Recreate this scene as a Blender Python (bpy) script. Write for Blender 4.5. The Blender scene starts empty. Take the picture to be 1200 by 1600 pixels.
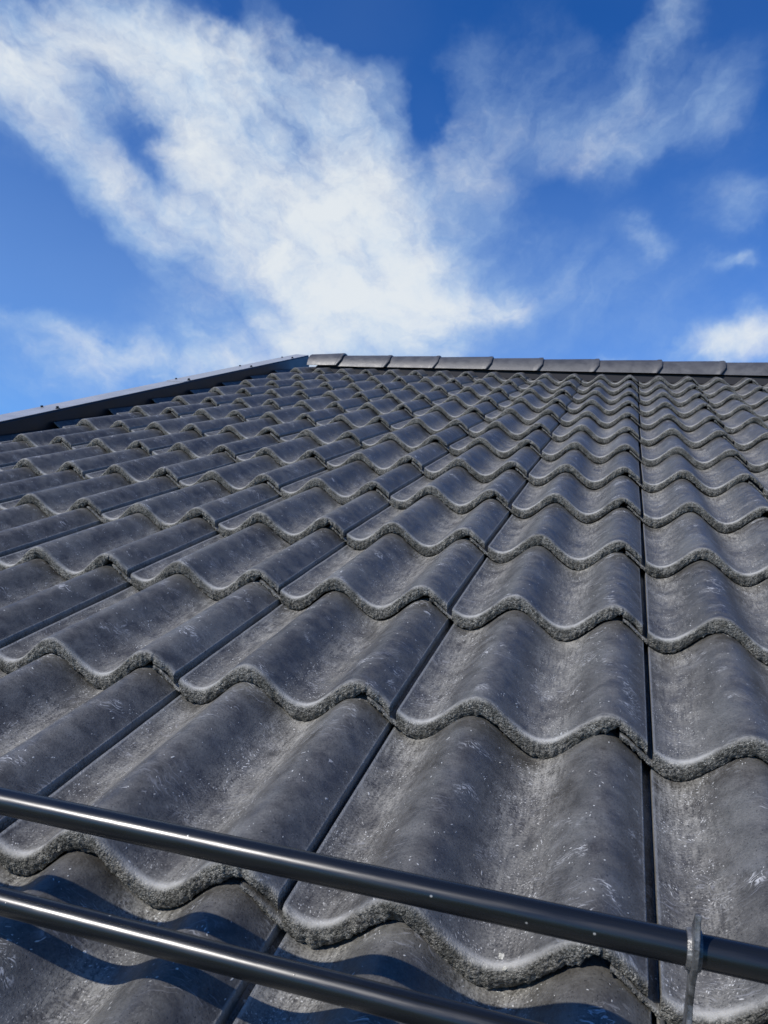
import bpy, bmesh, math, random
from mathutils import Vector, Matrix, Euler, noise
R = math.radians
SC = bpy.context.scene
COL = SC.collection
random.seed(11)

# ---------------------------------------------------------------- frame of the roof
PITCH = R(24)                       # slope of the roof
HOUSE = Vector((0.0, 0.0, 4.6))     # where the roof frame stands above the ground
ROOF = Matrix.Translation(HOUSE) @ Matrix.Rotation(PITCH, 4, 'X')

# ---------------------------------------------------------------- camera
cam_d = bpy.data.cameras.new('camera')
cam = bpy.data.objects.new('camera', cam_d); COL.objects.link(cam)
cam.matrix_world = ROOF @ Matrix.Translation((-0.0480, -0.4977, 0.48651)) @ Euler((1.2948447, 0.0065674, 0.2960787), 'XYZ').to_matrix().to_4x4()
cam_d.sensor_fit = 'VERTICAL'
cam_d.sensor_height = 32.0
cam_d.lens = 32.0 * 1240.1 / 1600.0
cam_d.clip_start = 0.01
cam_d.clip_end = 20000.0
cam_d.dof.use_dof = True
cam_d.dof.focus_distance = 1.15
cam_d.dof.aperture_fstop = cam_d.lens / 0.9
SC.camera = cam

# ---------------------------------------------------------------- light
sun_dir = (ROOF.to_3x3() @ Vector((-0.47, -0.37, 0.80))).normalized()
SUN_EL = math.asin(sun_dir.z)
SUN_AZ = math.atan2(sun_dir.x, sun_dir.y)
sd = bpy.data.lights.new('sun', 'SUN'); sun = bpy.data.objects.new('sun', sd); COL.objects.link(sun)
sd.energy = 5.0; sd.angle = R(0.55); sd.color = (1.0, 0.955, 0.9)
sun.rotation_euler = sun_dir.to_track_quat('Z', 'Y').to_euler()
sun.location = HOUSE + sun_dir * 30

class NT:
    """small helper for writing node trees"""
    def __init__(s, tree): s.t = tree; s.n = tree.nodes; s.l = tree.links
    def put(s, sock, v):
        if v is None: return
        if isinstance(v, bpy.types.NodeSocket): s.l.new(v, sock)
        else:
            try: sock.default_value = v
            except Exception:
                sock.default_value = (v, v, v) if not hasattr(v, '__len__') else tuple(v) + (1.0,)
    def math(s, op, a, b=None, c=None, clamp=False):
        n = s.n.new('ShaderNodeMath'); n.operation = op; n.use_clamp = clamp
        s.put(n.inputs[0], a); s.put(n.inputs[1], b); s.put(n.inputs[2], c)
        return n.outputs[0]
    def vmath(s, op, a, b=None, scale=None):
        n = s.n.new('ShaderNodeVectorMath'); n.operation = op
        s.put(n.inputs[0], a); s.put(n.inputs[1], b)
        if scale is not None: s.put(n.inputs[3], scale)
        return n.outputs['Value'] if op in ('DOT_PRODUCT', 'LENGTH', 'DISTANCE') else n.outputs[0]
    def rng(s, v, a, b, c=0.0, d=1.0, smooth=True):
        n = s.n.new('ShaderNodeMapRange'); n.interpolation_type = 'SMOOTHSTEP' if smooth else 'LINEAR'
        s.put(n.inputs[0], v)
        for i, q in enumerate((a, b, c, d)): s.put(n.inputs[1 + i], q)
        return n.outputs[0]
    def mix(s, f, a, b, mode='MIX'):
        n = s.n.new('ShaderNodeMix'); n.data_type = 'RGBA'; n.blend_type = mode
        s.put(n.inputs[0], f); s.put(n.inputs[6], a); s.put(n.inputs[7], b)
        return n.outputs[2]
    def noise(s, v, scale, detail=4.0, rough=0.55, dist=0.0, color=False):
        n = s.n.new('ShaderNodeTexNoise')
        s.put(n.inputs['Vector'], v); s.put(n.inputs['Scale'], scale); s.put(n.inputs['Detail'], detail)
        s.put(n.inputs['Roughness'], rough); s.put(n.inputs['Distortion'], dist)
        return n.outputs['Color' if color else 'Fac']
    def voro(s, v, scale, feature='F1', out='Distance', rand=1.0):
        n = s.n.new('ShaderNodeTexVoronoi'); n.feature = feature
        s.put(n.inputs['Vector'], v); s.put(n.inputs['Scale'], scale); s.put(n.inputs['Randomness'], rand)
        return n.outputs[out]
    def comb(s, x, y, z):
        n = s.n.new('ShaderNodeCombineXYZ'); s.put(n.inputs[0], x); s.put(n.inputs[1], y); s.put(n.inputs[2], z)
        return n.outputs[0]
    def sep(s, v):
        n = s.n.new('ShaderNodeSeparateXYZ'); s.put(n.inputs[0], v); return n.outputs
    def attr(s, name):
        n = s.n.new('ShaderNodeAttribute'); n.attribute_name = name; return n.outputs['Fac']
    def bump(s, h, strength, dist, normal=None):
        n = s.n.new('ShaderNodeBump'); s.put(n.inputs['Strength'], strength); s.put(n.inputs['Distance'], dist)
        s.put(n.inputs['Height'], h)
        if normal is not None: s.l.new(normal, n.inputs['Normal'])
        return n.outputs[0]

# ---------------------------------------------------------------- sky with clouds
CLOUDS = [(-0.393, 0.091, 0.091, 0.056, 0.13, 1.2), (-0.302, 0.072, 0.105, 0.056, -0.027, 1.0), (-0.203, 0.06, 0.105, 0.056, -0.191, 1.1), (-0.128, 0.017, 0.122, 0.079, -0.365, 1.2), (-0.083, -0.068, 0.136, 0.083, -0.554, 1.3), (-0.219, -0.072, 0.11, 0.051, -0.388, 1.0), (-0.028, -0.018, 0.082, 0.09, 0.13, 1.0), (0.015, -0.115, 0.11, 0.087, -0.902, 1.1), (-0.058, -0.171, 0.127, 0.056, 0.13, 0.7), (-0.353, -0.026, 0.115, 0.034, -0.786, 0.7), (-0.409, 0.033, 0.075, 0.038, -0.997, 0.7), (-0.271, -0.122, 0.087, 0.033, -0.789, 0.6), (-0.128, 0.113, 0.087, 0.03, -0.519, 0.7), (0.093, 0.032, 0.037, 0.059, 0.13, 0.4), (-0.412, -0.213, 0.09, 0.021, -0.331, 0.5), (-0.301, -0.259, 0.119, 0.029, -0.142, 0.38), (-0.189, -0.236, 0.097, 0.024, 0.13, 0.4), (0.157, 0.119, 0.115, 0.054, 0.449, 0.3), (0.275, 0.172, 0.098, 0.023, 1.212, 0.6), (0.212, 0.068, 0.08, 0.04, 0.13, 0.42), (0.28, 0.097, 0.056, 0.031, 1.224, 0.45), (0.344, 0.131, 0.052, 0.039, 0.639, 0.5), (0.056, 0.119, 0.05, 0.028, 0.13, 0.3), (0.417, 0.04, 0.045, 0.026, 0.13, 0.5), (0.32, -0.026, 0.032, 0.014, -0.111, 0.5), (0.42, -0.031, 0.023, 0.011, 0.13, 0.7), (0.27, -0.081, 0.117, 0.055, 0.13, 0.22), (0.155, -0.143, 0.031, 0.019, 0.481, 0.8), (0.105, -0.134, 0.02, 0.017, 0.13, 0.6), (0.463, -0.13, 0.085, 0.031, 0.309, 1.3), (0.139, -0.054, 0.054, 0.084, 0.13, 0.2), (0.254, -0.114, 0.158, 0.047, 0.13, 0.12), (-0.253, -0.269, 0.245, 0.041, 0.13, 0.3), (-0.007, -0.196, 0.153, 0.04, 0.13, 0.3), (0.031, -0.113, 0.055, 0.07, -0.722, 0.45), (0.307, -0.167, 0.016, 0.01, 0.13, 0.5), (-0.284, -0.01, 0.033, 0.033, 0.13, -0.7), (-0.042, 0.161, 0.062, 0.042, 0.13, -0.9), (-0.192, 0.136, 0.047, 0.02, -0.18, -0.8), (0.032, 0.064, 0.025, 0.058, -0.105, -0.7), (-0.4, -0.124, 0.1, 0.046, 0.13, -1.0), (0.199, -0.01, 0.045, 0.03, 0.13, -0.2), (0.224, 0.202, 0.041, 0.021, 0.13, -0.2)]
world = bpy.data.worlds.new('World'); SC.world = world; world.use_nodes = True
world.node_tree.nodes.clear()
w = NT(world.node_tree)
sky = w.n.new('ShaderNodeTexSky'); sky.sky_type = 'NISHITA'; sky.sun_disc = False
sky.sun_elevation = SUN_EL; sky.sun_rotation = SUN_AZ
sky.air_density = 1.0; sky.dust_density = 0.0; sky.ozone_density = 3.0; sky.altitude = 100
geo = w.n.new('ShaderNodeTexCoord').outputs['Generated']
d = w.vmath('NORMALIZE', geo)
dz = w.sep(d)[2]
FV, RV, UV = (-0.2891, 0.8181, 0.4971), (0.9429, 0.3331, -0.), (0.1656, -0.4687, 0.8677)
df = w.math('MAXIMUM', w.vmath('DOT_PRODUCT', d, FV), 0.05)
ca = w.math('DIVIDE', w.vmath('DOT_PRODUCT', d, RV), df)
cb = w.math('DIVIDE', w.vmath('DOT_PRODUCT', d, UV), df)
# domain warp so that the outlines break up
wn = w.noise(d, 7.0, 5.0, 0.6, 0.0, True)
wn2 = w.noise(d, 24.0, 4.0, 0.6, 0.0, True)
warp = w.vmath('ADD', w.vmath('SCALE', w.vmath('SUBTRACT', wn, (0.5, 0.5, 0.5)), scale=0.13),
               w.vmath('SCALE', w.vmath('SUBTRACT', wn2, (0.5, 0.5, 0.5)), scale=0.022))
wx, wy, _ = w.sep(warp)
qa = w.math('ADD', ca, wx); qb = w.math('ADD', cb, wy)
front = w.rng(w.vmath('DOT_PRODUCT', d, FV), 0.25, 0.6)
acc = None
for (a, b, ra, rb, ang, wt) in CLOUDS:
    c_, s_ = math.cos(ang), math.sin(ang)
    # ellipse coordinates u = (c*(x-a)+s*(y-b))/ra , v = (-s*(x-a)+c*(y-b))/rb
    u = w.math('MULTIPLY_ADD', qa, c_ / ra, w.math('MULTIPLY_ADD', qb, s_ / ra, -(c_ * a + s_ * b) / ra))
    v = w.math('MULTIPLY_ADD', qa, -s_ / rb, w.math('MULTIPLY_ADD', qb, c_ / rb, (s_ * a - c_ * b) / rb))
    r2 = w.math('MULTIPLY_ADD', u, u, w.math('MULTIPLY', v, v))
    g = w.math('MULTIPLY', w.math('POWER', 2.718, w.math('MULTIPLY', r2, -1.0)), wt)
    acc = g if acc is None else w.math('ADD', acc, g)
acc = w.math('MULTIPLY', acc, front)
# general fractus texture that also covers the sky outside the picture
skyv = w.vmath('MULTIPLY', w.vmath('ADD', d, w.vmath('SCALE', warp, scale=0.8)), (1.0, 1.0, 1.6))
n1 = w.noise(skyv, 3.2, 4.0, 0.6)
n2 = w.noise(skyv, 9.0, 6.0, 0.62)
fib = w.noise(w.vmath('ADD', skyv, (3.1, 1.7, 0.4)), 34.0, 4.0, 0.65)
back = w.math('MULTIPLY', w.rng(n1, 0.58, 0.80), w.math('SUBTRACT', 1.0, front))
acc = w.math('SUBTRACT', 1.0, w.math('POWER', 2.718, w.math('MULTIPLY', acc, -1.0)))
haze_ = w.rng(dz, 0.62, 0.22)
dens = w.math('ADD', w.math('ADD', acc, w.math('MULTIPLY', haze_, 0.10)), w.math('MULTIPLY', back, 0.9))
def streak(ang, sd_):
    c_, s_ = math.cos(ang), math.sin(ang)
    al = w.math('ADD', w.math('MULTIPLY', qa, c_ * 5.0), w.math('MULTIPLY', qb, s_ * 5.0))
    ac = w.math('ADD', w.math('MULTIPLY', qa, -s_ * 22.0), w.math('MULTIPLY', qb, c_ * 22.0))
    return w.noise(w.comb(al, ac, sd_), 1.0, 5.0, 0.6)
st = w.mix(w.rng(ca, 0.0, 0.16), w.comb(streak(-0.62, 1.0), 0, 0), w.comb(streak(0.95, 4.0), 0, 0))
st = w.sep(st)[0]
tex = w.math('ADD', w.math('MULTIPLY', w.math('SUBTRACT', n2, 0.5), 0.95), w.math('MULTIPLY', w.math('SUBTRACT', fib, 0.5), 0.30))
tex = w.math('ADD', tex, w.math('MULTIPLY', w.math('SUBTRACT', st, 0.5), 0.95))
tex = w.math('MULTIPLY', tex, w.math('ADD', 0.22, w.math('MULTIPLY', dens, 1.0, clamp=True)))
cover = w.rng(w.math('ADD', dens, tex), -0.02, 1.12)
cover = w.math('MULTIPLY', cover, w.rng(dz, -0.02, 0.03))
veil = w.math('MULTIPLY', w.rng(w.noise(skyv, 2.0, 3.0, 0.5), 0.35, 0.7), 0.05)
veil = w.math('ADD', veil, w.math('MULTIPLY', w.rng(dz, 0.60, 0.25), 0.24))
cover = w.math('SUBTRACT', 1.0, w.math('MULTIPLY', w.math('SUBTRACT', 1.0, cover), w.math('SUBTRACT', 1.0, veil)))
hi = w.rng(w.math('ADD', dens, w.math('MULTIPLY', w.math('SUBTRACT', n2, 0.5), 1.6)), 0.3, 1.15)
ccol = w.mix(hi, (0.42, 0.60, 0.84, 1), (0.78, 0.83, 0.87, 1))
gam = w.n.new('ShaderNodeGamma'); w.put(gam.inputs[0], w.mix(1.0, sky.outputs[0], (1.0, 1.0, 1.0, 1), 'MULTIPLY')); gam.inputs[1].default_value = 1.15
skyc = w.mix(1.0, gam.outputs[0], (0.16, 0.67, 1.28, 1), 'MULTIPLY')
SKY_STRENGTH = 0.1
ccol = w.mix(1.0, ccol, (1 / SKY_STRENGTH,) * 3 + (1,), 'MULTIPLY')
final = w.mix(w.math('MULTIPLY', cover, 0.97), skyc, ccol)
bg = w.n.new('ShaderNodeBackground'); w.put(bg.inputs[0], final); bg.inputs[1].default_value = SKY_STRENGTH
wo = w.n.new('ShaderNodeOutputWorld'); w.l.new(bg.outputs[0], wo.inputs[0])

SC.cycles.max_bounces = 5; SC.cycles.diffuse_bounces = 2; SC.cycles.glossy_bounces = 2
world.cycles.sampling_method = 'MANUAL'; world.cycles.sample_map_resolution = 512

SC.view_settings.view_transform = 'Standard'
SC.view_settings.look = 'None'
SC.view_settings.exposure = 0.0
SC.view_settings.gamma = 1.0
SC.view_settings.use_curve_mapping = False

# ---------------------------------------------------------------- materials
def new_mat(name):
    m = bpy.data.materials.new(name); m.use_nodes = True
    t = NT(m.node_tree); bs = m.node_tree.nodes['Principled BSDF']
    return m, t, bs

def objcoord(t, jitter=True):
    tc = t.n.new('ShaderNodeTexCoord').outputs['Object']
    if not jitter: return tc, tc
    oi = t.n.new('ShaderNodeObjectInfo').outputs['Random']
    off = t.comb(t.math('MULTIPLY', oi, 37.0), t.math('MULTIPLY', oi, 91.0), t.math('MULTIPLY', oi, 13.0))
    return tc, t.vmath('ADD', tc, off), oi

def make_tile_material():
    m, t, bs = new_mat('coated_concrete')
    tc, pc, rnd = objcoord(t)
    x, y, z = t.sep(tc)
    rim = t.attr('rim'); face = t.attr('face')
    # --- height above the trough drives where dust gathers
    ph = t.math('COSINE', t.math('MULTIPLY', t.math('SUBTRACT', x, 0.108), 2 * math.pi / 0.15))
    trough = t.rng(ph, 0.35, -0.85)
    crest = t.rng(ph, -0.1, 0.9)
    big = t.noise(pc, 9.0, 5.0, 0.6)
    mid = t.noise(pc, 42.0, 4.0, 0.62, 0.4)
    fine = t.noise(pc, 420.0, 3.0, 0.6)
    grain = t.noise(pc, 1300.0, 2.0, 0.6)
    coat = t.mix(t.rng(mid, 0.3, 0.72), (0.042, 0.039, 0.034, 1), (0.094, 0.090, 0.081, 1))
    coat = t.mix(t.math('MULTIPLY', t.rng(big, 0.42, 0.68), 0.35), coat, (0.15, 0.15, 0.138, 1))
    coat = t.mix(1.0, coat, t.comb(*[t.rng(rnd, 0.0, 1.0, 0.80, 1.20, False)] * 3), 'MULTIPLY')
    coat = t.mix(1.0, coat, t.comb(*[t.rng(fine, 0.3, 0.7, 0.86, 1.14)] * 3), 'MULTIPLY')
    # brushed and scuffed strokes
    sw = t.noise(pc, 16.0, 3.0, 0.5, 0.0, True)
    sv = t.vmath('ADD', pc, t.vmath('SCALE', sw, scale=0.07))
    strokes = t.noise(t.vmath('MULTIPLY', sv, (55.0, 420.0, 55.0)), 1.0, 3.0, 0.55, 0.6)
    sarea = t.rng(t.noise(t.vmath('ADD', pc, (5, 2, 0)), 13.0, 3.0, 0.5), 0.50, 0.66)
    sc = t.math('MULTIPLY', t.rng(strokes, 0.52, 0.74), sarea)
    coat = t.mix(t.math('MULTIPLY', sc, 0.5), coat, (0.33, 0.335, 0.35, 1))
    # rubbed marks across the crowns
    mk = t.noise(t.vmath('MULTIPLY', t.vmath('ADD', sv, (2, 6, 4)), (120.0, 520.0, 120.0)), 1.0, 2.0, 0.5, 0.8)
    ma = t.rng(t.noise(t.vmath('ADD', pc, (8, 8, 2)), 21.0, 2.0, 0.5), 0.59, 0.68)
    coat = t.mix(t.math('MULTIPLY', t.math('MULTIPLY', t.rng(mk, 0.52, 0.66), ma), t.math('ADD', 0.35, t.math('MULTIPLY', crest, 0.5))), coat, (0.52, 0.52, 0.51, 1))
    # pale haze of lime blooming
    bloom = t.rng(t.noise(t.vmath('ADD', pc, (1, 7, 3)), 26.0, 4.0, 0.68, 0.5), 0.52, 0.78)
    coat = t.mix(t.math('MULTIPLY', bloom, 0.22), coat, (0.24, 0.245, 0.25, 1))
    # dust settled in the troughs, thickest just below the tile above
    streak = t.noise(t.vmath('MULTIPLY', pc, (230.0, 34.0, 60.0)), 1.0, 3.0, 0.6, 0.3)
    dn = t.math('MULTIPLY', t.rng(t.math('ADD', t.math('MULTIPLY', fine, 0.5), t.math('MULTIPLY', streak, 0.5)), 0.36, 0.62),
                t.rng(t.noise(t.vmath('ADD', pc, (0, 3, 9)), 20.0, 5.0, 0.6), 0.28, 0.62))
    up = t.rng(y, 0.02, 0.33, 0.55, 1.0)
    dust = t.math('MULTIPLY', t.math('MULTIPLY', dn, up), t.math('ADD', t.math('MULTIPLY', trough, 0.92), 0.06))
    col = t.mix(t.math('MULTIPLY', dust, 0.8), coat, (0.30, 0.29, 0.255, 1))
    # crisp grains: pale sand in the channels, dark pits everywhere
    cr = t.noise(t.vmath('MULTIPLY', pc, (1.0, 0.7, 1.0)), 620.0, 2.0, 0.5)
    cl2 = t.math('MULTIPLY', t.rng(t.noise(t.vmath('ADD', pc, (3, 3, 8)), 45.0, 4.0, 0.65), 0.42, 0.62), t.math('ADD', t.math('MULTIPLY', trough, 0.85), 0.12))
    gr = t.math('MULTIPLY', t.rng(cr, 0.60, 0.66), cl2)
    col = t.mix(t.math('MULTIPLY', gr, 0.85), col, (0.46, 0.45, 0.41, 1))
    pt = t.rng(t.noise(t.vmath('ADD', pc, (6, 0, 6)), 480.0, 2.0, 0.5), 0.37, 0.30)
    col = t.mix(t.math('MULTIPLY', pt, 0.65), col, (0.014, 0.014, 0.014, 1))
    # white grit and lime specks, clustered
    spk = t.voro(t.vmath('MULTIPLY', sv, (1.0, 0.62, 1.0)), 380.0)
    spc = t.voro(t.vmath('MULTIPLY', sv, (1.0, 0.62, 1.0)), 380.0, out='Color')
    spr = t.sep(spc)[0]
    clus = t.rng(t.noise(t.vmath('ADD', pc, (9, 1, 4)), 34.0, 4.0, 0.6), 0.52, 0.70)
    clus = t.math('MULTIPLY', clus, t.math('ADD', t.math('MULTIPLY', trough, 0.8), 0.25))
    keep = t.math('GREATER_THAN', t.math('ADD', spr, t.math('MULTIPLY', clus, 0.6)), 0.992)
    speck = t.math('MULTIPLY', keep, t.rng(spk, 0.42, 0.22))
    col = t.mix(t.math('MULTIPLY', speck, 0.85), col, (0.52, 0.52, 0.49, 1))
    # worn rounded lip, coating rubbed off to pale cement
    rn = t.noise(t.vmath('MULTIPLY', pc, (90.0, 260.0, 90.0)), 1.0, 4.0, 0.65)
    rl = t.noise(t.vmath('ADD', pc, (4, 4, 1)), 24.0, 3.0, 0.6)
    rimf = t.math('MULTIPLY', rim, t.rng(t.math('ADD', t.math('MULTIPLY', rn, 0.6), t.math('ADD', t.math('MULTIPLY', rl, 0.4), t.math('MULTIPLY', trough, 0.10))), 0.36, 0.60))
    col = t.mix(t.math('MULTIPLY', rimf, t.math('ADD', 0.38, t.math('MULTIPLY', trough, 0.42))), col, (0.40, 0.395, 0.365, 1))
    # raw sanded concrete of the cut nose
    g1 = t.noise(pc, 330.0, 4.0, 0.75)
    g2 = t.voro(pc, 520.0)
    raw = t.mix(t.rng(g1, 0.34, 0.66), (0.042, 0.042, 0.038, 1), (0.27, 0.262, 0.235, 1))
    raw = t.mix(t.math('MULTIPLY', t.rng(g2, 0.42, 0.15), t.rng(t.noise(pc, 75.0, 3.0, 0.6), 0.46, 0.60)), raw, (0.48, 0.47, 0.42, 1))
    raw = t.mix(t.math('MULTIPLY', t.rng(t.noise(t.vmath('ADD', pc, (7, 7, 7)), 38.0, 4.0, 0.6), 0.45, 0.62), 0.5), raw, (0.035, 0.036, 0.030, 1))
    col = t.mix(face, col, raw)
    t.put(bs.inputs['Base Color'], col)
    rough = t.rng(mid, 0.3, 0.7, 0.33, 0.52)
    rough = t.math('ADD', rough, t.math('MULTIPLY', dust, 0.35))
    rough = t.math('MAXIMUM', rough, t.math('MULTIPLY', t.math('MAXIMUM', face, rimf), 0.88))
    t.put(bs.inputs['Roughness'], rough)
    t.put(bs.inputs['Specular IOR Level'], t.rng(face, 0.0, 1.0, 0.5, 0.1))
    # relief: fine sand texture, pits, and coarse grain on the raw edge
    pits = t.rng(t.voro(pc, 210.0), 0.0, 0.32)
    h = t.math('ADD', t.math('MULTIPLY', fine, 0.55), t.math('MULTIPLY', grain, 0.25))
    h = t.math('ADD', h, t.math('MULTIPLY', pits, 0.18))
    h = t.math('ADD', h, t.math('MULTIPLY', speck, 0.7))
    h = t.math('ADD', h, t.math('MULTIPLY', gr, 0.35))
    h = t.math('SUBTRACT', h, t.math('MULTIPLY', pt, 0.4))
    b1 = t.bump(h, 0.5, 0.0010)
    hr = t.math('ADD', t.math('MULTIPLY', g1, 1.0), t.math('MULTIPLY', g2, 0.5))
    b2 = t.bump(hr, t.math('MULTIPLY', t.math('MAXIMUM', face, t.math('MULTIPLY', rim, 0.25)), 1.0), 0.0026, b1)
    t.l.new(b2, bs.inputs['Normal'])
    return m

def make_tube_material():
    m, t, bs = new_mat('black_painted_steel')
    tc, pc = objcoord(t, False)
    n = t.noise(t.vmath('MULTIPLY', tc, (25.0, 300.0, 380.0)), 1.0, 4.0, 0.6)
    sp = t.voro(t.vmath('MULTIPLY', tc, (0.8, 1, 1)), 260.0)
    sr = t.sep(t.voro(t.vmath('MULTIPLY', tc, (0.8, 1, 1)), 260.0, out='Color'))[0]
    spk = t.math('MULTIPLY', t.math('GREATER_THAN', sr, 0.975), t.rng(sp, 0.24, 0.1))
    smear = t.rng(t.noise(t.vmath('MULTIPLY', tc, (8.0, 60.0, 60.0)), 1.0, 5.0, 0.65), 0.55, 0.8)
    c = t.mix(t.math('MULTIPLY', smear, 0.35), (0.006, 0.007, 0.008, 1), (0.035, 0.037, 0.04, 1))
    c = t.mix(t.math('MULTIPLY', spk, 0.6), c, (0.4, 0.4, 0.38, 1))
    t.put(bs.inputs['Base Color'], c)
    t.put(bs.inputs['Roughness'], t.rng(n, 0.3, 0.7, 0.24, 0.33))
    bs.inputs['Specular IOR Level'].default_value = 0.55
    bs.inputs['Metallic'].default_value = 0.0
    t.l.new(t.bump(t.math('ADD', n, t.math('MULTIPLY', spk, 2.0)), 0.12, 0.0006), bs.inputs['Normal'])
    return m

def plain(name, col, rough, metal=0.0, var=0.35, scale=30.0, bump=0.1, bscale=200.0, spec=0.5):
    m, t, bs = new_mat(name)
    tc, pc, rnd = objcoord(t)
    n = t.noise(pc, scale, 5.0, 0.62, 0.2)
    f = t.rng(n, 0.3, 0.7, 1.0 - var, 1.0 + var)
    f = t.math('MULTIPLY', f, t.rng(rnd, 0, 1, 0.92, 1.08, False))
    c = t.mix(1.0, col + (1,), t.comb(f, f, f), 'MULTIPLY')
    t.put(bs.inputs['Base Color'], c)
    t.put(bs.inputs['Roughness'], t.rng(n, 0.3, 0.7, rough - 0.07, min(1.0, rough + 0.07)))
    bs.inputs['Metallic'].default_value = metal
    bs.inputs['Specular IOR Level'].default_value = spec
    t.l.new(t.bump(t.noise(pc, bscale, 4.0, 0.6), bump, 0.002), bs.inputs['Normal'])
    return m

M_TILE = make_tile_material()
M_TUBE = make_tube_material()
M_RIDGE = plain('ridge_concrete', (0.068, 0.067, 0.068), 0.45, 0.0, 0.18, 22.0, 0.3, 260.0)
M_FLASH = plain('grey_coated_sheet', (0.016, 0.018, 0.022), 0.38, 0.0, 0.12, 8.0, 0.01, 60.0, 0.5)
M_FLASH_LIT = plain('lit_trim_sheet', (0.30, 0.31, 0.325), 0.35, 0.1, 0.12, 8.0, 0.01, 60.0, 0.6)  # paler copy of the trim sheet, sky light on its top painted in
M_SCREW = plain('dark_screw_metal', (0.03, 0.032, 0.036), 0.4, 0.6)
M_DECK = plain('black_underlay', (0.012, 0.012, 0.014), 0.9)
M_BRACKET = plain('weathered_steel', (0.14, 0.14, 0.137), 0.38, 0.5, 0.6, 140.0, 0.3, 400.0)
M_WALL = plain('render_wall', (0.55, 0.53, 0.49), 0.9)
M_LIME = plain('dry_white_dropping', (0.40, 0.39, 0.33), 0.85, 0.0, 0.4, 300.0, 0.5, 700.0)
M_GRIT = plain('pale_grit', (0.42, 0.41, 0.38), 0.85, 0.0, 0.3, 200.0)
M_GRASS = plain('lawn', (0.05, 0.075, 0.025), 0.95, 0.0, 0.4, 0.6, 0.5, 8.0)
M_GUTTER = plain('black_gutter_sheet', (0.02, 0.022, 0.025), 0.35, 0.3)

# ---------------------------------------------------------------- object helpers
def mesh_obj(name, me, mat, parent=None, smooth=True, sharp=None):
    if mat is not None and not me.materials: me.materials.append(mat)
    if smooth:
        for p in me.polygons: p.use_smooth = True
        if sharp is not None: me.set_sharp_from_angle(angle=R(sharp))
    o = bpy.data.objects.new(name, me); COL.objects.link(o)
    if parent: o.parent = parent
    return o

def from_data(name, V, F, mat, parent=None, smooth=True, sharp=None):
    me = bpy.data.meshes.new(name); me.from_pydata(V, [], F); me.update()
    return mesh_obj(name, me, mat, parent, smooth, sharp)

def from_bm(name, bm, mat, parent=None, smooth=True, sharp=None):
    bmesh.ops.recalc_face_normals(bm, faces=bm.faces)
    me = bpy.data.meshes.new(name); bm.to_mesh(me); bm.free()
    return mesh_obj(name, me, mat, parent, smooth, sharp)

def thing(name, label, cat, mat=None, group=None):
    o = bpy.data.objects.new(name, None); COL.objects.link(o)
    o.empty_display_size = 0.2
    o['label'] = label; o['category'] = cat
    if group: o['group'] = group
    if mat is not None: o.matrix_world = mat
    return o

# ---------------------------------------------------------------- the tile
COVER = 0.30          # width that one tile covers
GAUGE = 0.33431       # length that one tile shows
THICK = 0.0235
LENGTH = 0.385
TILT = (THICK + 0.0012) / GAUGE

def prof(u):
    """height of the double wave across the tile, 0 at the side joint"""
    c = math.cos(2 * math.pi * (u - 0.108) / 0.15)
    s2 = math.cos(4 * math.pi * (u - 0.108) / 0.15)
    return -0.0032 + 0.0222 * c + 0.0006 * s2

def surf(u, v):
    return prof(u) - v * TILT

def nz(x, y, z, s, seed):
    return noise.noise(Vector((x * s + seed * 17.3, y * s + seed * 5.1, z * s - seed * 9.7)))

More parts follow.
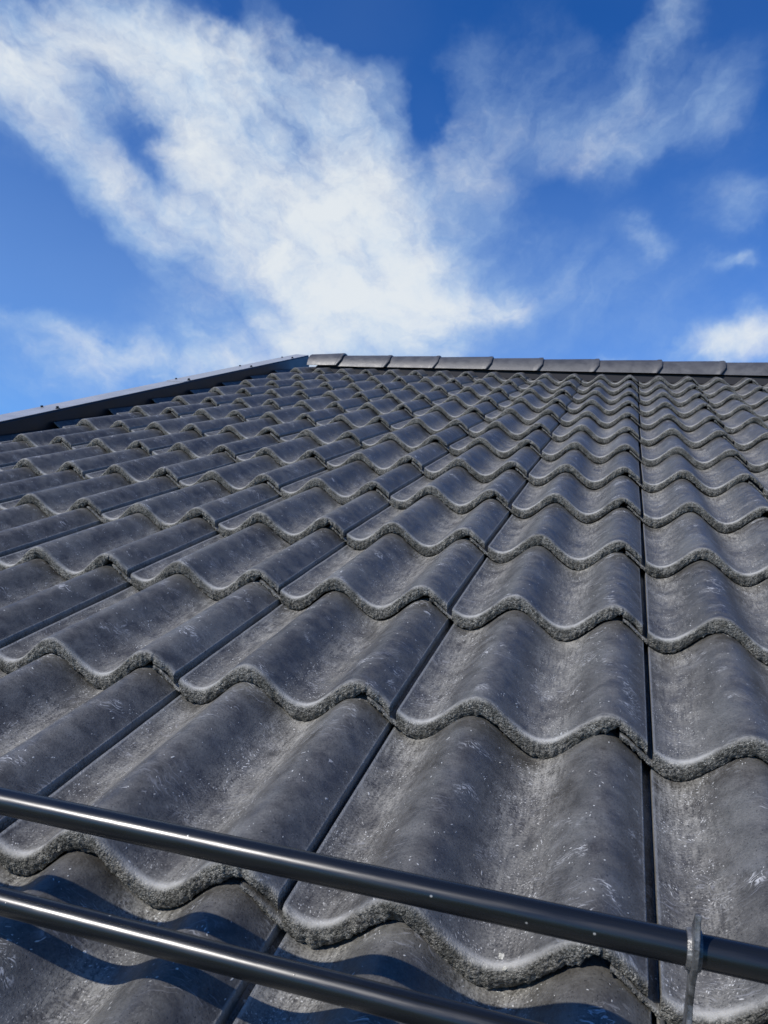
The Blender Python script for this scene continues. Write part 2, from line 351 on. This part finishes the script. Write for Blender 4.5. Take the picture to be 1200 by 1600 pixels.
def shell(V, F, AR, AF, us, top_off, bot_off, front, nface, vtop, seed, rough, lipr):
    """sweep a rounded slab section over the columns us"""
    base = len(V); n = None
    for u in us:
        to, bo, fr = top_off(u), bot_off(u), front(u)
        th = to - bo
        r = min(lipr, th * 0.5)
        big = nz(u, 0, 0, 55, seed) * 0.0012 + nz(u, 3, 0, 170, seed) * 0.0014
        col = []
        col.append((LENGTH, bo + 0.004, 0, 0))
        col.append((fr + 0.03, bo + 0.001, 0, 0))
        jag = (abs(nz(u, 1, 2, 140, seed)) * 1.4 + abs(nz(u, 5, 2, 420, seed))) * 0.0026 * rough
        col.append((fr + 0.006, bo + jag * 0.4, 0, 0.7))
        ck = max(0.0, nz(u, 6, 1, 70, seed) - 0.26) * 0.016 * rough
        jag += ck
        zb = bo + jag
        zt = to - r
        tk = max(0.0, nz(u, 9, 4, 75, seed) - 0.30) * 0.008 * rough
        for k in range(nface):
            f = k / (nface - 1)
            zz = zb + (zt - zb) * f
            dv = (nz(u, zz, 0, 230, seed) * 0.7 + nz(u, zz, 4, 560, seed) * 0.7 + abs(nz(u, zz, 8, 1100, seed)) * 0.4) * 0.00125 * rough
            edge = 0.0014 * (1 - f) ** 3 + 0.0
            sag = 0.0016 * (1 - math.sin(f * math.pi * 0.9))
            col.append((fr + big + dv + edge + sag * 0.4 + tk * f * f, zz + dv * 0.4, 0.25 * f ** 4, 1.0))
        for k, a in enumerate((25, 48, 68, 84)):
            a = R(a)
            vv = fr + big * (1 - k * 0.2) + tk * (1 - k * 0.3) + r * 1.25 * (1 - math.cos(a)); zz = zt + r * math.sin(a) - tk * (0.5 - k * 0.12)
            dv = nz(u, zz, 2, 380, seed) * 0.0006 * rough * (1 - k * 0.25)
            col.append((vv + dv, zz + dv * 0.5, (0.55, 0.9, 1.0, 0.9)[k], (0.85, 0.55, 0.2, 0.0)[k]))
        for v in vtop:
            vv = fr + r * 1.25 + v
            # the lip swells slightly before the edge
            sw = 0.0
            col.append((min(vv, LENGTH), to + sw + nz(u, vv, 0, 14, seed) * 0.0006, max(max(0.0, 0.8 - v / 0.0065), 0.8 if (u < 0.0101 and u > 0.006) or u > 0.2992 else 0.0), 0.0))
        for (v, off, a1, a2) in col:
            V.append((u, v, prof(u) + off - v * TILT)); AR.append(a1); AF.append(a2)
        n = len(col)
    for i in range(len(us) - 1):
        for j in range(n):
            k = (j + 1) % n
            a = base + i * n + j; b = base + i * n + k; c = base + (i + 1) * n + k; d_ = base + (i + 1) * n + j
            F.append((a, d_, c, b))
    F.append(tuple(base + j for j in range(n)))
    F.append(tuple(base + (len(us) - 1) * n + j for j in reversed(range(n))))

def lin(a, b, n): return [a + (b - a) * i / n for i in range(n + 1)]

def tile_mesh(seed, hi):
    V, F, AR, AF = [], [], [], []
    rs = random.Random(seed * 31 + 5)
    cut = 0.2685 + rs.uniform(-0.004, 0.003)
    chip = rs.uniform(0.005, 0.016)
    cdep = rs.uniform(0.7, 1.5)
    nface = 12 if hi else 4
    vt = [0.002, 0.005, 0.009, 0.014, 0.022, 0.035, 0.055] + lin(0.08, 0.37, 12) if hi else [0.005, 0.014, 0.04, 0.12, 0.24, 0.37]
    # body, full thickness, then the thinner side lap that rides over the neighbour
    n1 = 180 if hi else 44
    us = [0.0076, 0.0077, 0.0090, 0.0105] + lin(0.0120, cut, n1) + lin(cut + 0.0006, 0.3005, 30 if hi else 7)
    def bot(u):
        if u <= cut - chip: return -THICK
        if u <= cut:
            f = (u - (cut - chip)) / chip
            return -THICK + 0.009 * cdep * f ** 0.8
        return -0.0146 + 0.0016 * nz(u, 2, 2, 160, seed)
    def fr(u):
        if u <= cut - chip: return 0.0
        return 0.0012 + 0.0030 * abs(nz(u, 0, 7, 90, seed)) if u > cut else 0.001
    shell(V, F, AR, AF, us, lambda u: 0.0, bot, fr, nface, vt, seed, 1.0, 0.0058)
    # the underlapping flange on the other side, with its raised inner rib
    us2 = lin(-0.0300, 0.0079, 34 if hi else 8)
    def top2(u): return -0.0158 - 0.0010 * abs(nz(u, 2, 6, 170, seed + 3))
    shell(V, F, AR, AF, us2, top2, lambda u: -THICK - 0.0004, lambda u: 0.0005 + 0.002 * abs(nz(u, 0, 3, 120, seed)), 8 if hi else 3, vt, seed + 40, 1.15, 0.003)
    me = bpy.data.meshes.new('roof_tile'); me.from_pydata(V, [], F); me.update()
    for nm, A in (('rim', AR), ('face', AF)):
        at = me.attributes.new(nm, 'FLOAT', 'POINT'); at.data.foreach_set('value', A)
    me.materials.append(M_TILE)
    me.polygons.foreach_set('use_smooth', [True] * len(me.polygons))
    me.set_sharp_from_angle(angle=R(62))
    return me

HI = [tile_mesh(s, True) for s in range(7)]
LO = [tile_mesh(s + 20, False) for s in range(7)]

# ---------------------------------------------------------------- the house with its roof
house = thing('house', 'house seen over its roof of dark grey wavy concrete tiles with metal verge trim', 'house', ROOF)
C0, C1 = -7, 8        # columns of tiles: the joint at the right of column c is at x = (c+1)*COVER
R0, R1 = -3, 12
RIDGE_Y = 4.30
rt = random.Random(4)
for r in range(R1, R0 - 1, -1):
    for c in range(C0, C1 + 1):
        me = (HI if (r <= 5) else LO)[rt.randrange(7)]
        o = bpy.data.objects.new('roof_tile', me); COL.objects.link(o); o.parent = house
        o.location = (c * COVER + rt.gauss(0, 0.0009), r * GAUGE + rt.gauss(0, 0.0020), rt.uniform(0.0, 0.0008))
        o.rotation_euler = (rt.uniform(-0.0008, 0.0012), rt.uniform(-0.0012, 0.0012), rt.gauss(0, 0.0026))

# tiles further along the roof, past the picture, joined into one part
def tile_field(c0, c1, r0, r1):
    V, F = [], []
    for r in range(r0, r1 + 1):
        b = len(V); nu = (c1 - c0) * 20
        for i in range(nu + 1):
            x = c0 * COVER + 0.01 + i * 0.015
            for (v, off) in ((0.0, -THICK), (0.0, -0.006), (0.008, 0.0), (0.36, 0.0)):
                V.append((x, r * GAUGE + v, prof(x % COVER) + off - v * TILT))
        for i in range(nu):
            for j in range(3):
                a = b + i * 4 + j
                F.append((a, a + 4, a + 5, a + 1))
    return V, F
V, F = tile_field(C1 + 1, C1 + 16, R0, R1)
o = from_data('further_roof_tiles', V, F, M_TILE, house, True, 60); o['kind'] = 'stuff'

# boarding under the tiles, the far slope and the walls (one closed body)
XL, XR = -2.17, (C1 + 17) * COVER
YB, ZD = R0 * GAUGE - 0.02, -0.075
def prism_x(name, pts, x0, x1, mat, parent):
    n = len(pts)
    V = [(x0, y, z) for y, z in pts] + [(x1, y, z) for y, z in pts]
    F = [tuple(range(n)), tuple(reversed(range(n, 2 * n)))] + [(i, i + n, (i + 1) % n + n, (i + 1) % n) for i in range(n)]
    bm = bmesh.new(); vs = [bm.verts.new(v) for v in V]
    for f in F: bm.faces.new([vs[i] for i in f])
    return from_bm(name, bm, mat, parent, False)
cp, sp = math.cos(PITCH), math.sin(PITCH)
def rf(h, up):      # horizontal / vertical offset from the ridge, in roof coordinates
    return (RIDGE_Y + h * cp + up * sp, -h * sp + up * cp)
HALF = (RIDGE_Y - YB) * cp
def under(h, d): return rf(h, -abs(h) * math.tan(PITCH) - d)
prism_x('roof_boarding', [under(-HALF, 0.09), under(0, 0.07), under(HALF, 0.09), under(HALF, 0.16), under(0, 0.16), under(-HALF, 0.16)], XL + 0.04, XR, M_DECK, house)
GZ = HOUSE.z + RIDGE_Y * sp
prism_x('wall', [under(-HALF + 0.45, 0.17), under(0, 0.17), under(HALF - 0.45, 0.17), rf(HALF - 0.45, -GZ), rf(-HALF + 0.45, -GZ)], XL + 0.35, XR - 0.3, M_WALL, house)
# far slope tiles as a wavy sheet (never in the picture)
V, F = [], []
nu = int((XR - XL) / 0.03)
for i in range(nu + 1):
    x = XL + i * 0.03
    for h in (0.1, HALF):
        y, z = rf(h, -h * math.tan(PITCH))
        k = prof(x % COVER) * 0.7 - 0.012
        V.append((x, y + k * math.sin(2 * PITCH), z + k * math.cos(2 * PITCH)))
for i in range(nu): F.append((i * 2, i * 2 + 1, i * 2 + 3, i * 2 + 2))
o = from_data('far_slope_tiles', V, F, M_RIDGE, house, True); o['kind'] = 'stuff'
# gutter at the eaves: half round channel
V, F = [], []
gr = 0.065; gy, gz_ = YB - 0.03, -0.13
ring = [(gr * math.cos(R(a)), gr * math.sin(R(a))) for a in range(180, 361, 15)]
ring += [((gr - 0.004) * math.cos(R(a)), (gr - 0.004) * math.sin(R(a))) for a in range(360, 179, -15)]
n = len(ring)
for x in (XL, XR): V += [(x, gy + (a * cp + b * sp), gz_ + (-a * sp + b * cp)) for a, b in ring]
for i in range(n): F.append((i, (i + 1) % n, (i + 1) % n + n, i + n))
from_data('gutter', V, F, M_GUTTER, house, True, 40)

# ---------------------------------------------------------------- ridge
prism_x('ridge_batten', [rf(-0.03, -0.06), rf(-0.03, 0.0), rf(0.03, 0.0), rf(0.03, -0.06)], -1.95, XR - 0.05, M_DECK, house)
prism_x('ridge_seal', [rf(-0.118, -0.085), rf(-0.095, -0.028), rf(0, 0.03), rf(0.095, -0.028), rf(0.118, -0.085)], -1.93, XR - 0.05, M_DECK, house)
CAP = [(-0.124, -0.032), (-0.121, -0.018), (-0.112, 0.012), (-0.098, 0.036), (-0.078, 0.056), (-0.052, 0.070), (-0.025, 0.077), (0, 0.079)]
CAP = CAP + [(-a, b) for a, b in reversed(CAP[:-1])]
def cap_mesh(L, seed):
    V, F = [], []
    xs = [0.0, 0.01, 0.1, 0.2, L - 0.05, L - 0.03, L - 0.018, L - 0.009, L - 0.003, L]
    prof_o = []
    for i, x in enumerate(xs):
        f = x / L
        s = 0.885 + 0.09 * f
        if x > L - 0.031: s += 0.030 * min(1, (x - (L - 0.031)) / 0.008)
        if x > L - 0.004: s -= 0.016 * (x - (L - 0.004)) / 0.004
        prof_o.append((x, s))
    prof_i = [(x, s - 0.10) for x, s in reversed(prof_o)]
    m = len(CAP)
    rows = prof_o + prof_i
    for (x, s) in rows:
        for k, (h, up) in enumerate(CAP):
            # the lower corners of the big end are cut off at a slant
            cutb = max(0.0, (0.006 - up)) / 0.038
            fx = max(0.0, (x - (L - 0.1)) / 0.1)
            xx = x - 0.026 * cutb * fx ** 2
            ctop = max(0.0, (up - 0.055) / 0.024)
            xx -= 0.006 * ctop * fx ** 3
            base = -0.01
            y, z = rf(h * s, base + (up - base) * s)
            nn = nz(x, h, up, 30, seed) * 0.0012
            V.append((xx, y, z + nn))
    R_ = len(rows)
    for i in range(R_):
        j = (i + 1) % R_
        for k in range(m - 1):
            F.append((i * m + k, j * m + k, j * m + k + 1, i * m + k + 1))
    F2 = []
    for k in (0, m - 1):
        n_ = len(prof_o)
        for i in range(n_ - 1):
            a, b, c, d_ = i * m + k, (i + 1) * m + k, (R_ - 2 - i) * m + k, (R_ - 1 - i) * m + k
            F2.append((a, b, c, d_))
    bm = bmesh.new(); vs = [bm.verts.new(v) for v in V]
    for f in F + F2:
        try: bm.faces.new([vs[i] for i in f])
        except ValueError: pass
    bmesh.ops.recalc_face_normals(bm, faces=bm.faces)
    me = bpy.data.meshes.new('ridge_tile'); bm.to_mesh(me); bm.free()
    me.materials.append(M_RIDGE)
    for p_ in me.polygons: p_.use_smooth = True
    me.set_sharp_from_angle(angle=R(50))
    return me
CAPL = 0.385
caps = [cap_mesh(CAPL, s) for s in range(4)]
ends = [-1.755, -1.462, -1.148, -0.834, -0.515, -0.196, 0.131, 0.458]
while ends[-1] < XR - 0.3: ends.append(ends[-1] + 0.325)
rc = random.Random(8)
for i, e in enumerate(ends):
    me = caps[i % 4] if i else cap_mesh(0.225, 9)
    o = bpy.data.objects.new('ridge_tile', me); COL.objects.link(o); o.parent = house
    o.location = (e - (CAPL if i else 0.225), rc.uniform(-0.003, 0.003), rc.uniform(-0.0015, 0.0015) + (0.003 if i == 0 else 0))
    o.rotation_euler = (0, rc.uniform(-0.003, 0.003), rc.uniform(-0.004, 0.004))

# ---------------------------------------------------------------- verge trim along the left gable
# folded sheet: upright leg beside the tiles, flat top, outer leg; in lapped lengths
def trim_piece(y0, y1, lift, parent):
    xi, xo = -2.140, -2.232
    sec = [(xi + 0.012, -0.052), (xi, -0.050), (xi, 0.033), (xi - 0.002, 0.0375), (xi - 0.006, 0.039), (xo + 0.004, 0.041), (xo, 0.038), (xo - 0.002, -0.14)]
    t_ = 0.0014
    V, F = [], []
    for y in (y0, y1):
        for (x, z) in sec: V.append((x - lift * 0.3, y, z + lift))
        for (x, z) in reversed(sec): V.append((x - lift * 0.3 - (t_ if z < 0.05 and x > -2.2 else -t_ if x < -2.22 else 0), y, z + lift - (t_ if z >= 0.0335 else 0)))
    n = len(sec) * 2
    for i in range(n): F.append((i, (i + 1) % n, (i + 1) % n + n, i + n))
    F += [tuple(range(n)), tuple(reversed(range(n, 2 * n)))]
    bm = bmesh.new(); vs = [bm.verts.new(v) for v in V]
    for f in F: bm.faces.new([vs[i] for i in f])
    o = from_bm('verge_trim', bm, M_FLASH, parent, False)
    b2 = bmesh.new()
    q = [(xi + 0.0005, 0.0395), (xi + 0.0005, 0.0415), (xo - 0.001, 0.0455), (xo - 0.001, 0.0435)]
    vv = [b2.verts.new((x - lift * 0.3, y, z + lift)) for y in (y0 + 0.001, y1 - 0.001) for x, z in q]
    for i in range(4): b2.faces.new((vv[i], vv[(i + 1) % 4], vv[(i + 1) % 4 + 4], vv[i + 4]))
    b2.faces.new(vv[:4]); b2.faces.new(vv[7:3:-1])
    from_bm('lit_trim_top', b2, M_FLASH_LIT, o, False)  # added sheet whose pale colour stands in for light on the flat top
    return o
def screw_mesh():
    bm = bmesh.new()
    bmesh.ops.create_cone(bm, cap_ends=True, segments=16, radius1=0.0085, radius2=0.0085, depth=0.0016, matrix=Matrix.Translation((0, 0, 0.0008)))
    bmesh.ops.create_cone(bm, cap_ends=True, segments=6, radius1=0.0055, radius2=0.005, depth=0.007, matrix=Matrix.Translation((0, 0, 0.005)))
    me = bpy.data.meshes.new('screw'); bm.to_mesh(me); bm.free(); me.materials.append(M_SCREW)
    return me
SCREW = screw_mesh()
brk = [-1.2, 1.0, 2.97, 4.60]
for i in range(3):
    p_ = trim_piece(brk[i], brk[i + 1] + (0.06 if i < 2 else 0.0), 0.0022 * i, house)
    for (yo, yi) in ((-0.6, -0.58), (0.2, 0.22), (1.15, 1.16), (2.06, 2.06), (3.04, 3.04), (3.74, 3.74), (4.34, 4.34)):
        if brk[i] <= yo < brk[i + 1]:
            for (x, y) in ((-2.222, yo), (-2.150, yi)):
                s = bpy.data.objects.new('screw', SCREW); COL.objects.link(s); s.parent = p_
                s.location = (x, y, 0.0425 + 0.0022 * i)

pts = [rf(0.27, -0.085), rf(0.33, -0.13), rf(HALF, -HALF * math.tan(PITCH) + 0.04), rf(HALF, -HALF * math.tan(PITCH) - 0.12), rf(0.27, -0.25)]
prism_x('verge_trim', pts, -2.232, -2.141, M_FLASH, house)

# ---------------------------------------------------------------- snow guard
guard = thing('snow_guard', 'snow guard of two black steel tubes on thin brackets across the lowest visible tiles', 'snow guard',
              ROOF @ Matrix.Translation((0.0, -0.108, 0.0)))
TU, TL, TR = (-0.100, 0.126), (-0.117, 0.0525), 0.0092
def tube(yc, zc):
    V, F = [], []
    n = 40; xs = [-2.05, -2.0499] + lin(-2.0, 3.3, 53) + [3.3]
    for x in xs:
        for k in range(n):
            a = 2 * math.pi * k / n
            rr = TR + 0.00012 * nz(x, 0, 0, 6, 3)
            V.append((x, yc + 0.108 + rr * math.cos(a), zc + rr * math.sin(a)))
    for i in range(len(xs) - 1):
        for k in range(n): F.append((i * n + k, (i + 1) * n + k, (i + 1) * n + (k + 1) % n, i * n + (k + 1) % n))
    # hollow ends with a wall
    for (i0, s) in ((0, 1), (len(xs) - 1, -1)):
        b = len(V)
        for k in range(n):
            a = 2 * math.pi * k / n
            V.append((xs[i0], yc + 0.108 + (TR - 0.0015) * math.cos(a), zc + (TR - 0.0015) * math.sin(a)))
        for k in range(n):
            V.append((xs[i0] + s * 0.05, yc + 0.108 + (TR - 0.0015) * math.cos(a * 0 + 2 * math.pi * k / n), zc + (TR - 0.0015) * math.sin(2 * math.pi * k / n)))
        for k in range(n):
            k2 = (k + 1) % n
            F.append((i0 * n + k, i0 * n + k2, b + k2, b + k)); F.append((b + k, b + k2, b + n + k2, b + n + k))
        F.append(tuple(b + n + k for k in range(n)))
    bm = bmesh.new(); vs = [bm.verts.new(v) for v in V]
    for f in F:
        try: bm.faces.new([vs[i] for i in f])
        except ValueError: pass
    return from_bm('tube', bm, M_TUBE, guard, True, 50)
tube(*TU); tube(*TL)

def bracket(x, parent):
    """upright sheet plate with collars for both tubes and a foot that runs under the tile above"""
    yu, zu = TU[0] + 0.108, TU[1]; yl, zl = TL[0] + 0.108, TL[1]
    out = [(0.150, -0.036), (0.11, -0.033), (0.05, -0.028), (0.018, -0.006), (0.008, 0.03), (0.012, 0.045), (0.012, 0.062), (0.004, 0.08), (0.006, 0.105), (0.014, 0.117), (0.0155, 0.130), (0.012, 0.140),
           (0.007, 0.1515), (0.004, 0.1530), (0.000, 0.145), (-0.005, 0.138), (-0.0075, 0.127), (-0.005, 0.114), (-0.005, 0.10), (-0.013, 0.088), (-0.016, 0.07), (-0.020, 0.055), (-0.020, 0.04), (-0.016, 0.012), (-0.024, -0.018), (-0.024, -0.03), (0.02, -0.038), (0.05, -0.040), (0.11, -0.043), (0.150, -0.046)]
    bm = bmesh.new()
    th = 0.0032
    a = [bm.verts.new((x - th / 2, y, z)) for y, z in out]; b = [bm.verts.new((x + th / 2, y, z)) for y, z in out]
    f1 = bm.faces.new(a); f2 = bm.faces.new(list(reversed(b)))
    for i in range(len(out)): bm.faces.new((a[i], b[i], b[(i + 1) % len(out)], a[(i + 1) % len(out)]))
    bmesh.ops.recalc_face_normals(bm, faces=bm.faces)
    bmesh.ops.bevel(bm, geom=[e for e in bm.edges if len(e.link_faces) == 2 and e.calc_face_angle(0) > 0.9], offset=0.0005, segments=1, affect='EDGES')
    # collars pressed round the tubes
    for (yc, zc) in ((yu, zu), (yl, zl)):
        n = 28
        rows = [(-0.0042, TR + 0.0002), (-0.0040, TR + 0.0015), (-0.002, TR + 0.0021), (0.002, TR + 0.0021), (0.0040, TR + 0.0015), (0.0042, TR + 0.0002)]
        vs = [[bm.verts.new((x + dx, yc + rr * math.cos(2 * math.pi * k / n), zc + rr * math.sin(2 * math.pi * k / n))) for k in range(n)] for dx, rr in rows]
        for i in range(6):
            for k in range(n): bm.faces.new((vs[i][k], vs[i][(k + 1) % n], vs[(i + 1) % 6][(k + 1) % n], vs[(i + 1) % 6][k]))
    return from_bm('bracket', bm, M_BRACKET, parent, False)
bracket(0.0105, guard)
bracket(-1.19, guard); bracket(1.21, guard)

# ---------------------------------------------------------------- droppings and grit on the tiles
def tile_z(x, y):
    r = math.floor(y / GAUGE)
    return prof(x % COVER) - (y - r * GAUGE) * TILT
def tile_n(x):
    e = 0.001; s = (prof((x + e) % COVER) - prof((x - e) % COVER)) / (2 * e)
    return Vector((-s, TILT, 1)).normalized()
def lump(bm, x, y, rx, ry, h, seed, seg=14):
    nrm = tile_n(x); zc = tile_z(x, y)
    tx = Vector((1, 0, -nrm.x / nrm.z)).normalized(); ty = nrm.cross(tx)
    c = bm.verts.new(Vector((x, y, zc)) + nrm * h); prev = None; first = None
    rings = []
    for (f, hh) in ((0.45, 0.9), (0.8, 0.55), (1.0, -0.15)):
        ring = []
        for k in range(seg):
            a = 2 * math.pi * k / seg
            q = 1 + 0.8 * nz(math.cos(a), math.sin(a), f * 0.5, 2.6, seed)
            p_ = Vector((x, y, zc)) + tx * (rx * f * q * math.cos(a)) + ty * (ry * f * q * math.sin(a)) + nrm * (h * hh * (1 + 0.5 * nz(math.cos(a), math.sin(a), f, 3, seed)))
            ring.append(bm.verts.new(p_))
        rings.append(ring)
    for k in range(seg):
        bm.faces.new((c, rings[0][k], rings[0][(k + 1) % seg]))
        for i in range(2): bm.faces.new((rings[i][k], rings[i + 1][k], rings[i + 1][(k + 1) % seg], rings[i][(k + 1) % seg]))
def spot(name, label, x, y, blobs, seed):
    bm = bmesh.new()
    for i, (dx, dy, rx, ry, h) in enumerate(blobs): lump(bm, x + dx, y + dy, rx, ry, h, seed + i)
    zc = tile_z(x, y)
    for v in bm.verts: v.co -= Vector((x, y, zc))
    o = from_bm(name, bm, M_LIME, None, True)
    o.matrix_world = ROOF @ Matrix.Translation((x, y, zc))
    o['label'] = label; o['category'] = 'dropping'
    return o
spot('bird_dropping', 'pale crumbly dropping in the tile trough just below the upper tube, right of centre', -0.110, 0.016,
     [(0, 0, 0.0042, 0.0052, 0.0012), (0.006, 0.003, 0.0036, 0.0066, 0.001), (0.005, 0.016, 0.0022, 0.003, 0.001), (0.009, 0.02, 0.0016, 0.002, 0.001), (0.004, -0.012, 0.0022, 0.0026, 0.0008)], 31)
spot('bird_dropping', 'small cream dropping beside the central side joint, just above the upper tube', -0.256, 0.090,
     [(0, 0, 0.0032, 0.0052, 0.001), (0.001, 0.012, 0.0016, 0.0034, 0.0008), (0.004, 0.021, 0.0011, 0.002, 0.0006), (0.007, 0.031, 0.001, 0.0024, 0.0005)], 47)


bm = bmesh.new(); rg = random.Random(77)
for i in range(1100):
    r = rg.choice((-1, 0, 0, 0, 1, 1, 1, 2, 2, 3)); c = rg.randrange(-5, 3)
    base = rg.choice((0.050, 0.199)) + rg.gauss(0, 0.016)
    if rg.random() < 0.2: base = rg.uniform(0.012, 0.29)
    v = 0.02 + 0.3 * rg.random() ** 0.7
    if not 0.01 < base < 0.293: continue
    x, y = c * COVER + base, r * GAUGE + v
    s = 0.0003 + 0.0009 * rg.random() ** 4
    nrm = tile_n(x); p0 = Vector((x, y, tile_z(x, y))) + nrm * s * 0.35
    vs = []
    for d3 in ((1, 0, 0), (0, 1, 0), (-1, 0, 0), (0, -1, 0), (0, 0, 1), (0, 0, -1)):
        vs.append(bm.verts.new(p0 + Vector(d3) * s * rg.uniform(0.6, 1.5) * (0.6 if d3[2] else 1)))
    for a, b in ((0, 1), (1, 2), (2, 3), (3, 0)):
        bm.faces.new((vs[a], vs[b], vs[4])); bm.faces.new((vs[b], vs[a], vs[5]))
g_ = from_bm('grit', bm, M_GRIT, None, False)
g_.matrix_world = ROOF
g_['kind'] = 'stuff'; g_['label'] = 'pale grit and sand grains scattered over the near roof tiles'; g_['category'] = 'grit'

# ---------------------------------------------------------------- ground
n = 24; V = [(0, 0, 0)]; F = []
for rr in (12, 60, 400, 3000, 12000):
    for k in range(n): V.append((rr * math.cos(2 * math.pi * k / n), rr * math.sin(2 * math.pi * k / n), 0))
for k in range(n): F.append((0, 1 + k, 1 + (k + 1) % n))
for i in range(4):
    for k in range(n): F.append((1 + i * n + k, 1 + (i + 1) * n + k, 1 + (i + 1) * n + (k + 1) % n, 1 + i * n + (k + 1) % n))
o = from_data('ground', V, F, M_GRASS, None, False)
o['kind'] = 'structure'
